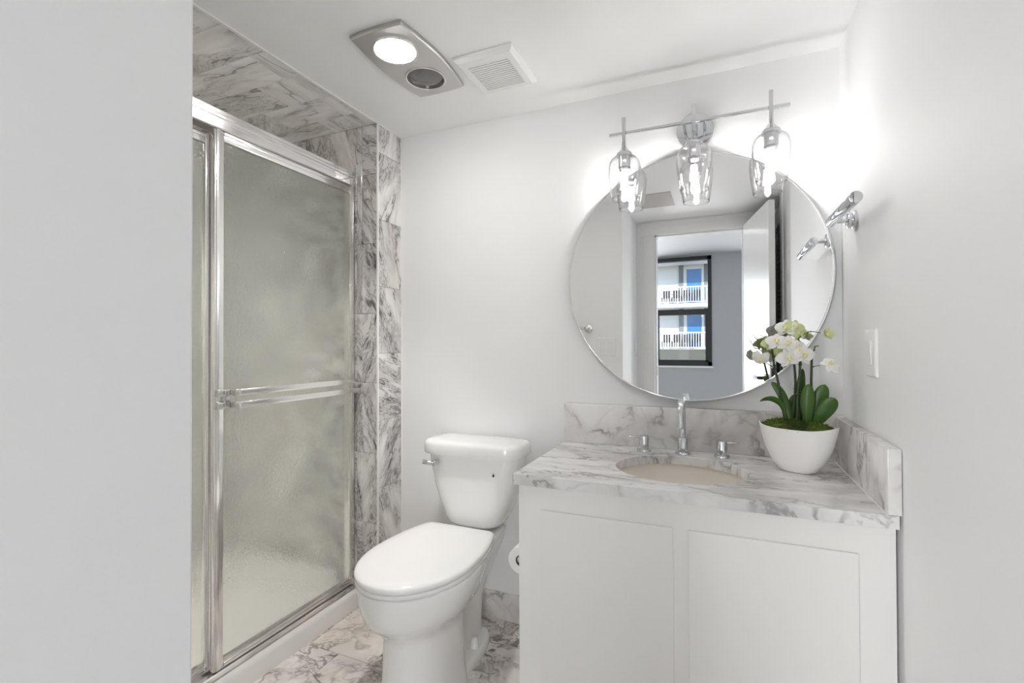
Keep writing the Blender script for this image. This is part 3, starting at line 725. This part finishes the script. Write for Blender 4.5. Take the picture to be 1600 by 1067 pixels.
# ================================================================== WALL FITTINGS
# right wall: L-shaped hand towel bar
ho = thing('hand_towel_bar', 'chrome open-ended hand towel bar on the right wall by the mirror', 'towel bar', (XR, 1.718, 1.543))
bm = NB(); lathe(bm, [(.027, .0005), (.027, .008), (.0245, .010), (.0245, .0105), (.018, .0108), (.018, .014), (.0245, .0143), (.0245, .021), (.022, .023), (.010, .0235)], (XR, 1.718, 1.543), (-1, 0, 0), 40); obj('wall_flange', bm, CHROME, ho)
bm = NB(); cyl(bm, (XR-.020, 1.718, 1.543), (.312, 1.718, 1.543), .0085); obj('post', bm, CHROME, ho)
bm = NB(); cyl(bm, (.312, 1.728, 1.543), (.312, 1.432, 1.537), .0150, 32, .0012); obj('bar', bm, CHROME, ho)
def switch(name, label, c, N, U, w, h, rockers, grp=None):
    """wall switch plate: centre c, outward normal N, horizontal axis U."""
    c, N, U = Vector(c), Vector(N), Vector(U); Z = Vector((0, 0, 1))
    t = thing(name, label, 'light switch', c, grp)
    def slab(bm, cu, cz, w, h, n0, n1, bev):
        r0 = [c + U*(cu+a*w/2) + Z*(cz+b*h/2) + N*n0 for a, b in ((-1, -1), (1, -1), (1, 1), (-1, 1))]
        r1 = [p + N*(n1-n0) for p in r0]
        r2 = [c + U*(cu+a*(w/2-bev)) + Z*(cz+b*(h/2-bev)) + N*(n1+bev*.6) for a, b in ((-1, -1), (1, -1), (1, 1), (-1, 1))]
        loft(bm, [r0, r1, r2])
    bm = NB(); slab(bm, 0, 0, w, h, .0005, .006, .004); obj('wall_plate', bm, PLASTW, t, 20)
    for cu in rockers:
        bm = NB(); slab(bm, cu, 0, .036, .069, .006, .0082, .001); k = obj('switch_bezel', bm, TRIMW, t, 20)
        bm = NB()
        a = [c + U*(cu+x*.0155) + Z*(z*.031) + N*(.0085 + (.0045 if z > 0 else .0005)) for x, z in ((-1, -1), (1, -1), (1, 1), (-1, 1))]
        b_ = [p - N*((p-c).dot(N)-.0075) for p in a]
        loft(bm, [b_, a]); obj('rocker', bm, PLASTW, k, 20)
    return t
switch('light_switch', 'white single rocker switch on the right wall above the side splash', (XR, 1.551, 1.149), (-1, 0, 0), (0, -1, 0), .092, .124, (0,))
switch('light_switch', 'white double rocker switch plate reflected at the lower left of the mirror', (-.7225, YA, 1.163), (0, 1, 0), (-1, 0, 0), .124, .128, (-.027, .027))
switch('light_switch', 'white switch plate seen edge-on beside the door casing in the mirror', (XA, -.15, 1.165), (1, 0, 0), (0, 1, 0), .075, .124, (0,))
tb = thing('wall_towel_bar', 'brushed metal towel bar cut off by the left edge of the mirror', 'towel bar', (-1.1, YA, 1.29))
for x in (-.849, -1.33):
    bm = NB(); lathe(bm, [(.026, .0005), (.026, .008), (.023, .010), (.011, .011), (.011, .055), (.0135, .058), (.0135, .078), (.010, .080)], (x, YA, 1.291), (0, 1, 0), 36); obj('post', bm, NICKEL, tb)
bm = NB(); cyl(bm, (-.849, YA+.067, 1.291), (-1.33, YA+.067, 1.291), .0095); obj('bar', bm, NICKEL, tb)
# toilet paper on the cabinet side
ph = thing('paper_holder', 'small chrome paper holder fixed to the side of the vanity', 'paper holder', (-.558, 1.608, .463))
bm = NB(); box(bm, -.5665, 1.588, .405, -.5570, 1.628, .487, .003); obj('mounting_plate', bm, CHROME, ph, 30)
bm = NB(); lathe(bm, [(.008, .006), (.008, .050), (.0095, .054), (.0095, .064)], (-.558, 1.608, .463), (-1, 0, 0), 28); obj('post', bm, CHROME, ph)
bm = NB(); cyl(bm, (-.612, 1.610, .463), (-.612, 1.482, .463), .0110, 24, .002); obj('roll_bar', bm, CHROME, ph)
rl = thing('toilet_paper_roll', 'white toilet paper roll peeking out beside the vanity', 'toilet paper', (-.612, 1.54, .457))
bm = NB(); lathe(bm, [(.0185, 0), (.0435, 0), (.045, .0015), (.045, .0985), (.0435, .10), (.0185, .10)], (-.612, 1.49, .457), (0, 1, 0), 48, False, False)
obj('paper', bm, PAPER, rl)
bm = NB(); lathe(bm, [(.018, .001), (.0185, .001), (.0185, .099), (.017, .099), (.017, .001), (.018, .001)], (-.612, 1.49, .457), (0, 1, 0), 32, False, False); obj('cardboard_tube', bm, CARD, rl)

# ================================================================== ORCHID
PC = Vector((.216, 1.700, .7875)); PA = math.radians(-29)
po = thing('potted_orchid', 'white phalaenopsis orchid in an oval white pot on the marble counter', 'plant', PC)
pu, pv = Vector((math.cos(PA), math.sin(PA), 0)), Vector((-math.sin(PA), math.cos(PA), 0))
def pring(a, b, z, lift=0, n=2.3, seg=64):
    out = []
    for i in range(seg):
        t_ = 2*PI*i/seg; c, s = math.cos(t_), math.sin(t_)
        x = a*math.copysign(abs(c)**(2/n), c); y = b*math.copysign(abs(s)**(2/n), s)
        out.append(PC + pu*x + pv*y + Vector((0, 0, z + lift*(abs(c)**3))))
    return out
bm = NB()
pr = [(.036, .028, 0, 0), (.046, .036, .001, 0), (.052, .040, .004, 0), (.070, .050, .026, .001), (.090, .060, .064, .004), (.102, .066, .102, .007), (.108, .069, .130, .010), (.1085, .0695, .1325, .010), (.1065, .0675, .133, .010), (.104, .065, .128, .010), (.092, .057, .10, .006), (.09, .055, .099, .005)]
loft(bm, [pring(a, b, z, l_) for a, b, z, l_ in pr]); obj('pot', bm, POTM, po, 60)
# moss: a lumpy mound with short tufts
bm = NB(); rings = []
for k in range(9):
    f = 1-k/8.6; rings.append([])
    for i in range(56):
        t_ = 2*PI*i/56
        p = PC + pu*(.104*f*math.cos(t_)) + pv*(.065*f*math.sin(t_)) + Vector((0, 0, .124 + .030*(1-f*f) + .008*abs(math.cos(t_))**3*f))
        p.z += .007*noise.noise(p*60) + .004*noise.noise(p*150); rings[-1].append(p)
loft(bm, rings)
rg = random.Random(3)
for i in range(1500):
    t_, f = rg.uniform(0, 2*PI), math.sqrt(rg.random())
    p = PC + pu*(.104*f*math.cos(t_)) + pv*(.065*f*math.sin(t_)) + Vector((0, 0, .123 + .030*(1-f*f) + .008*abs(math.cos(t_))**3*f))
    d = (Vector((rg.gauss(0, .7), rg.gauss(0, .7), .8))).normalized(); ln = rg.uniform(.004, .012)
    sd_ = d.cross(Vector((rg.gauss(0, 1), rg.gauss(0, 1), rg.gauss(0, 1)))).normalized()*.0018
    a, b, c, e = bm.verts.new(p-sd_), bm.verts.new(p+sd_), bm.verts.new(p+d*ln+sd_*.3), bm.verts.new(p+d*ln*.6+d.cross(sd_)*1.2)
    bm.faces.new((a, b, c)); bm.faces.new((a, e, c)); bm.faces.new((b, e, c))
mo = obj('moss', bm, MOSS, po, 0); mo['kind'] = 'stuff'
def W(x, z, y=1.70): return Vector((x, y, z))
def stem(pts, r0, r1, name='stem', m=STEM):
    bm = NB(); P = spline(pts, 8); tube(bm, P, [r0, r1], 10)
    for i in range(6, len(P)-2, 9): lathe(bm, [(r0*.9, -.002), (r0*1.35, 0), (r0*.9, .002)], P[i], P[i+1]-P[i], 10)
    return obj(name, bm, m, po, 60)
stem([W(.184, .915, 1.705), W(.180, .957, 1.700), W(.166, 1.045, 1.69), W(.154, 1.108, 1.69), W(.145, 1.179, 1.69)], .0046, .0028)
stem([W(.205, .915, 1.71), W(.206, .954, 1.71), W(.212, 1.046, 1.705), W(.208, 1.116, 1.70), W(.200, 1.160, 1.695)], .0046, .0030)
stem([W(.219, .915, 1.70), W(.220, .955, 1.70), W(.222, 1.04, 1.70), W(.2245, 1.112, 1.70), W(.229, 1.178, 1.70)], .0048, .0032)
stem([W(.256, .91, 1.70), W(.256, .957, 1.70), W(.253, 1.04, 1.70), W(.255, 1.138, 1.70)], .0046, .0032)
stem([W(.214, .915, 1.695), W(.214, .957, 1.69), W(.2165, 1.03, 1.69), W(.222, 1.08, 1.69)], .0044, .003)
stem([W(.255, 1.136), W(.2565, 1.146), W(.262, 1.156), W(.2635, 1.165), W(.274, 1.168)], .0022, .0014, 'twig', TWIG)
stem([W(.254, 1.10), W(.262, 1.106), W(.276, 1.109, 1.695)], .0016, .001, 'twig', TWIG)
stem([W(.229, 1.176), W(.220, 1.190), W(.237, 1.204), W(.253, 1.211), W(.278, 1.207)], .0018, .0012, 'twig', TWIG)
stem([W(.221, 1.190), W(.212, 1.208), W(.200, 1.213), W(.178, 1.210)], .0018, .0012, 'twig', TWIG)
stem([W(.157, 1.132, 1.69), W(.138, 1.154, 1.69), W(.122, 1.160, 1.69), W(.108, 1.186, 1.69), W(.094, 1.206, 1.69)], .0018, .0009, 'twig', TWIG)
stem([W(.145, 1.178, 1.69), W(.128, 1.194, 1.69), W(.112, 1.204, 1.69)], .0016, .0009, 'twig', TWIG)
stem([W(.158, 1.095, 1.69), W(.140, 1.110, 1.688), W(.118, 1.124, 1.685)], .0015, .001, 'twig', TWIG)
def leaf(pts, wmax, side, curl=.3, tip=.72):
    """strap leaf along a spine; side: direction of the width."""
    bm = NB(); P = spline(pts, 7); n = len(P); side = Vector(side).normalized(); rows = []
    for i, p in enumerate(P):
        t_ = i/(n-1); d = (P[min(i+1, n-1)]-P[max(i-1, 0)]).normalized()
        sv = (side - d*side.dot(d)).normalized(); nv = d.cross(sv)
        wd = wmax*(.42 + .58*math.sin(min(1, t_/tip)*PI/2)) if t_ < tip else wmax*math.sqrt(max(0, 1-((t_-tip)/(1-tip))**2))
        wd = max(wd, .0008)
        row = [p + sv*(wd*u) + nv*(curl*wd*abs(u)**1.5) for u in (-1, -.66, -.33, 0, .33, .66, 1)]
        rows.append(row)
    top = [[q.copy() for q in r] for r in rows]
    loft(bm, [r + [q - Vector((0, .0012, .0006)) for q in r[::-1]] for r in top])
    return obj('leaf', bm, LEAF, po, 70)
leaf([W(.184, .940), W(.172, .984, 1.69), W(.150, 1.003, 1.68), W(.128, 1.004, 1.67), W(.112, .998, 1.665)], .0115, (.35, -.75, .75), .25, .5)
leaf([W(.203, .925), W(.193, .965), W(.178, 1.012, 1.705), W(.162, 1.040, 1.71), W(.148, 1.054, 1.715)], .0125, (.8, .1, .5), .35, .45)
leaf([W(.226, .93, 1.725), W(.228, .975, 1.73), W(.231, 1.035, 1.735), W(.236, 1.098, 1.735)], .0135, (1, .2, 0), .3, .6)
leaf([W(.240, .925, 1.685), W(.239, .97, 1.678), W(.240, 1.012, 1.675), W(.243, 1.054, 1.678)], .0185, (1, -.1, 0), .35, .62)
leaf([W(.256, .93, 1.70), W(.268, .975, 1.70), W(.279, 1.016, 1.70), W(.289, 1.052, 1.702)], .0215, (1, .1, -.3), .3, .6)
leaf([W(.262, .93, 1.685), W(.276, .962, 1.672), W(.293, .992, 1.664), W(.306, 1.016, 1.66)], .0225, (.8, .15, -.6), .25, .6)
leaf([W(.252, .925, 1.71), W(.256, .965, 1.715), W(.259, 1.01, 1.72)], .013, (1, .3, 0), .3, .5)
leaf([W(.208, .925, 1.72), W(.206, .97, 1.73), W(.209, 1.015, 1.735)], .012, (1, .2, 0), .3, .5)
def flower(c, facing, up, s=1.0, m=PETAL, name='flower', droop=0.0, seed=0):
    """orchid bloom: two broad petals, three sepals and a lip."""
    rg = random.Random(seed)
    c = Vector(c); f = Vector(facing).normalized(); up = Vector(up); u = (up - f*up.dot(f)).normalized(); r = u.cross(f)
    bm = NB()
    def petal(ang, ln, wd, lift, cup):
        d = u*math.cos(ang) + r*math.sin(ang); sd_ = f.cross(d).normalized(); rows = []
        K = 8
        for i in range(K+1):
            t_ = i/K; w_ = wd*(math.sin(PI*min(1, t_**.75*.93+.03))**.75)
            mid = c + d*(ln*t_) + f*(lift*math.sin(t_*PI*.8)*ln - droop*t_*t_*ln)
            rows.append([mid + sd_*(w_*v) + f*(cup*w_*(v*v) + .0012*math.sin(9*v+t_*7+seed)) for v in (-1, -.6, -.2, .2, .6, 1)])
        R = [[bm.verts.new(p) for p in row] for row in rows]; B = [[bm.verts.new(p - f*.0006) for p in row] for row in rows]
        for i in range(K):
            for j in range(5):
                bm.faces.new((R[i][j], R[i][j+1], R[i+1][j+1], R[i+1][j])); bm.faces.new((B[i][j], B[i+1][j], B[i+1][j+1], B[i][j+1]))
        for i in range(K):
            bm.faces.new((R[i][0], R[i+1][0], B[i+1][0], B[i][0])); bm.faces.new((R[i][5], B[i][5], B[i+1][5], R[i+1][5]))
    j = lambda: rg.uniform(-.12, .12)
    for a in (0, 2.35, -2.35): petal(a+j(), .031*s, .0115*s, .05, .1)
    for a in (1.32, -1.32): petal(a+j(), .034*s, .0185*s, .14, -.08)
    o = obj(name, bm, m, po, 80)
    bm = NB(); tip = c + f*.012*s - u*.010*s
    tube(bm, spline([c, c + f*.008*s - u*.002*s, tip, tip + f*.004*s + u*.003*s], 5), [.0042*s, .0022*s], 10)
    tube(bm, spline([c + f*.004*s, c + f*.011*s + r*.006*s + u*.001*s, c + f*.014*s + r*.003*s + u*.005*s], 4), [.003*s, .001*s], 8)
    tube(bm, spline([c + f*.004*s, c + f*.011*s - r*.006*s + u*.001*s, c + f*.014*s - r*.003*s + u*.005*s], 4), [.003*s, .001*s], 8)
    obj('lip', bm, LIP, o, 70)
    return o
fls = [((.101, 1.685, 1.134), (-.75, -.6, -.15), (.2, 0, 1), .62, PETAL, .5), ((.117, 1.675, 1.127), (-.2, -.9, -.5), (-.3, 0, 1), .78, PETAL, .45),
       ((.140, 1.69, 1.176), (.1, -.9, .3), (-.5, 0, 1), .72, PETALG, .1), ((.160, 1.672, 1.180), (-.1, -.85, .45), (0, 0, 1), .98, PETAL, .1), ((.187, 1.668, 1.174), (.2, -.85, .4), (.4, 0, 1), 1.0, PETAL, .1),
       ((.168, 1.690, 1.146), (-.3, -.9, -.2), (.2, 0, 1), .78, PETALG, .2), ((.188, 1.664, 1.133), (.15, -1, .0), (-.3, 0, 1), 1.02, PETAL, .1), ((.212, 1.675, 1.160), (.35, -.9, .3), (-.2, 0, 1), .9, PETAL, .15), ((.230, 1.672, 1.142), (.35, -.95, .05), (.2, 0, 1), 1.0, PETAL, .12),
       ((.297, 1.66, 1.114), (.15, -.7, .6), (.9, 0, .5), .85, PETAL, .3), ((.188, 1.705, 1.222), (-.25, -.75, .3), (0, .2, 1), .98, PETAL, .1), ((.210, 1.70, 1.224), (.1, -.9, .35), (.3, 0, 1), .85, PETALG, .1), ((.226, 1.70, 1.203), (.5, -.8, -.25), (-.4, 0, 1), .68, PETALG, .25), ((.291, 1.688, 1.203), (.55, -.8, .1), (.3, 0, 1), .62, PETALG, -.5)]
for i, (c, f, u, s, m, dr_) in enumerate(fls): flower(c, f, u, s, m, droop=dr_, seed=i)

# ================================================================== BUILDING ACROSS THE STREET (seen through the bedroom window)
by = -28.0
bd = thing('apartment_building', 'white apartment block with railed balconies and blue doors, seen through the window', 'building', (-2, by-4, -6))
bm = NB(); box(bm, -12, by-4.5, -6, 6, by-1.5, 13); obj('facade', bm, FACADE, bd, 0)
for fz in (-1.88, .95, 3.78, 6.61, 9.44):
    bm = NB(); box(bm, -12, by-1.5, fz-.24, 6, by, fz); obj('balcony_slab', bm, FACADE, bd, 0)
    if fz > 9: continue
    bm = NB()
    box(bm, -12, by-.06, fz+.98, 6, by, fz+1.04); box(bm, -12, by-.05, fz+.06, 6, by-.01, fz+.11)
    x = -12
    while x < 6: box(bm, x, by-.045, fz+.1, x+.035, by-.012, fz+1.0); x += .15
    obj('balcony_railing', bm, FACADE, bd, 0)
    for k in (-4.6, 0, 4.6):
        bm = NB(); box(bm, k-2.3, by-1.5, fz, k-.72, by-1.45, fz+2.4); dd = obj('sliding_door', bm, FACADE, bd, 0)
        bm = NB(); box(bm, k-1.95, by-1.46, fz+.05, k-1.05, by-1.43, fz+2.3); obj('pane', bm, BLUEGL, dd, 0)
        bm = NB(); box(bm, k-2.42, by-1.5, fz, k-2.14, by-1.40, fz+2.58); box(bm, k-.90, by-1.5, fz, k-.70, by-1.40, fz+2.58); obj('pilaster', bm, GREYCOL, bd, 0)
bm = NB(); box(bm, -12, by-.05, -1.6, 6, by+.02, .93); obj('olive_band', bm, OLIVE, bd, 0)  # flat dark olive band below the lower balcony slab
ci = 0
for fz in (.95, 3.78):
    for x in (-3.15, -2.55, -1.95, -1.35):
        bm = NB()
        box(bm, x-.25, by-.95, fz+.40, x+.25, by-.45, fz+.46, .01); box(bm, x-.25, by-1.0, fz+.44, x+.25, by-.94, fz+.92, .01)
        for sx in (-.22, .22):
            for sy in (-.92, -.48): box(bm, x+sx-.02, by+sy-.02, fz, x+sx+.02, by+sy+.02, fz+.42)
            box(bm, x+sx-.03, by-.95, fz+.60, x+sx+.03, by-.45, fz+.64)
        fl_ = 'upper' if fz > 2 else 'lower'
        o = obj('balcony_chair', bm, BLACKM, None, 0, (x, by-.7, fz))
        tag(o, f'black chair behind the {fl_} balcony railing across the street', 'chair', f'chairs on the {fl_} balcony across the street')
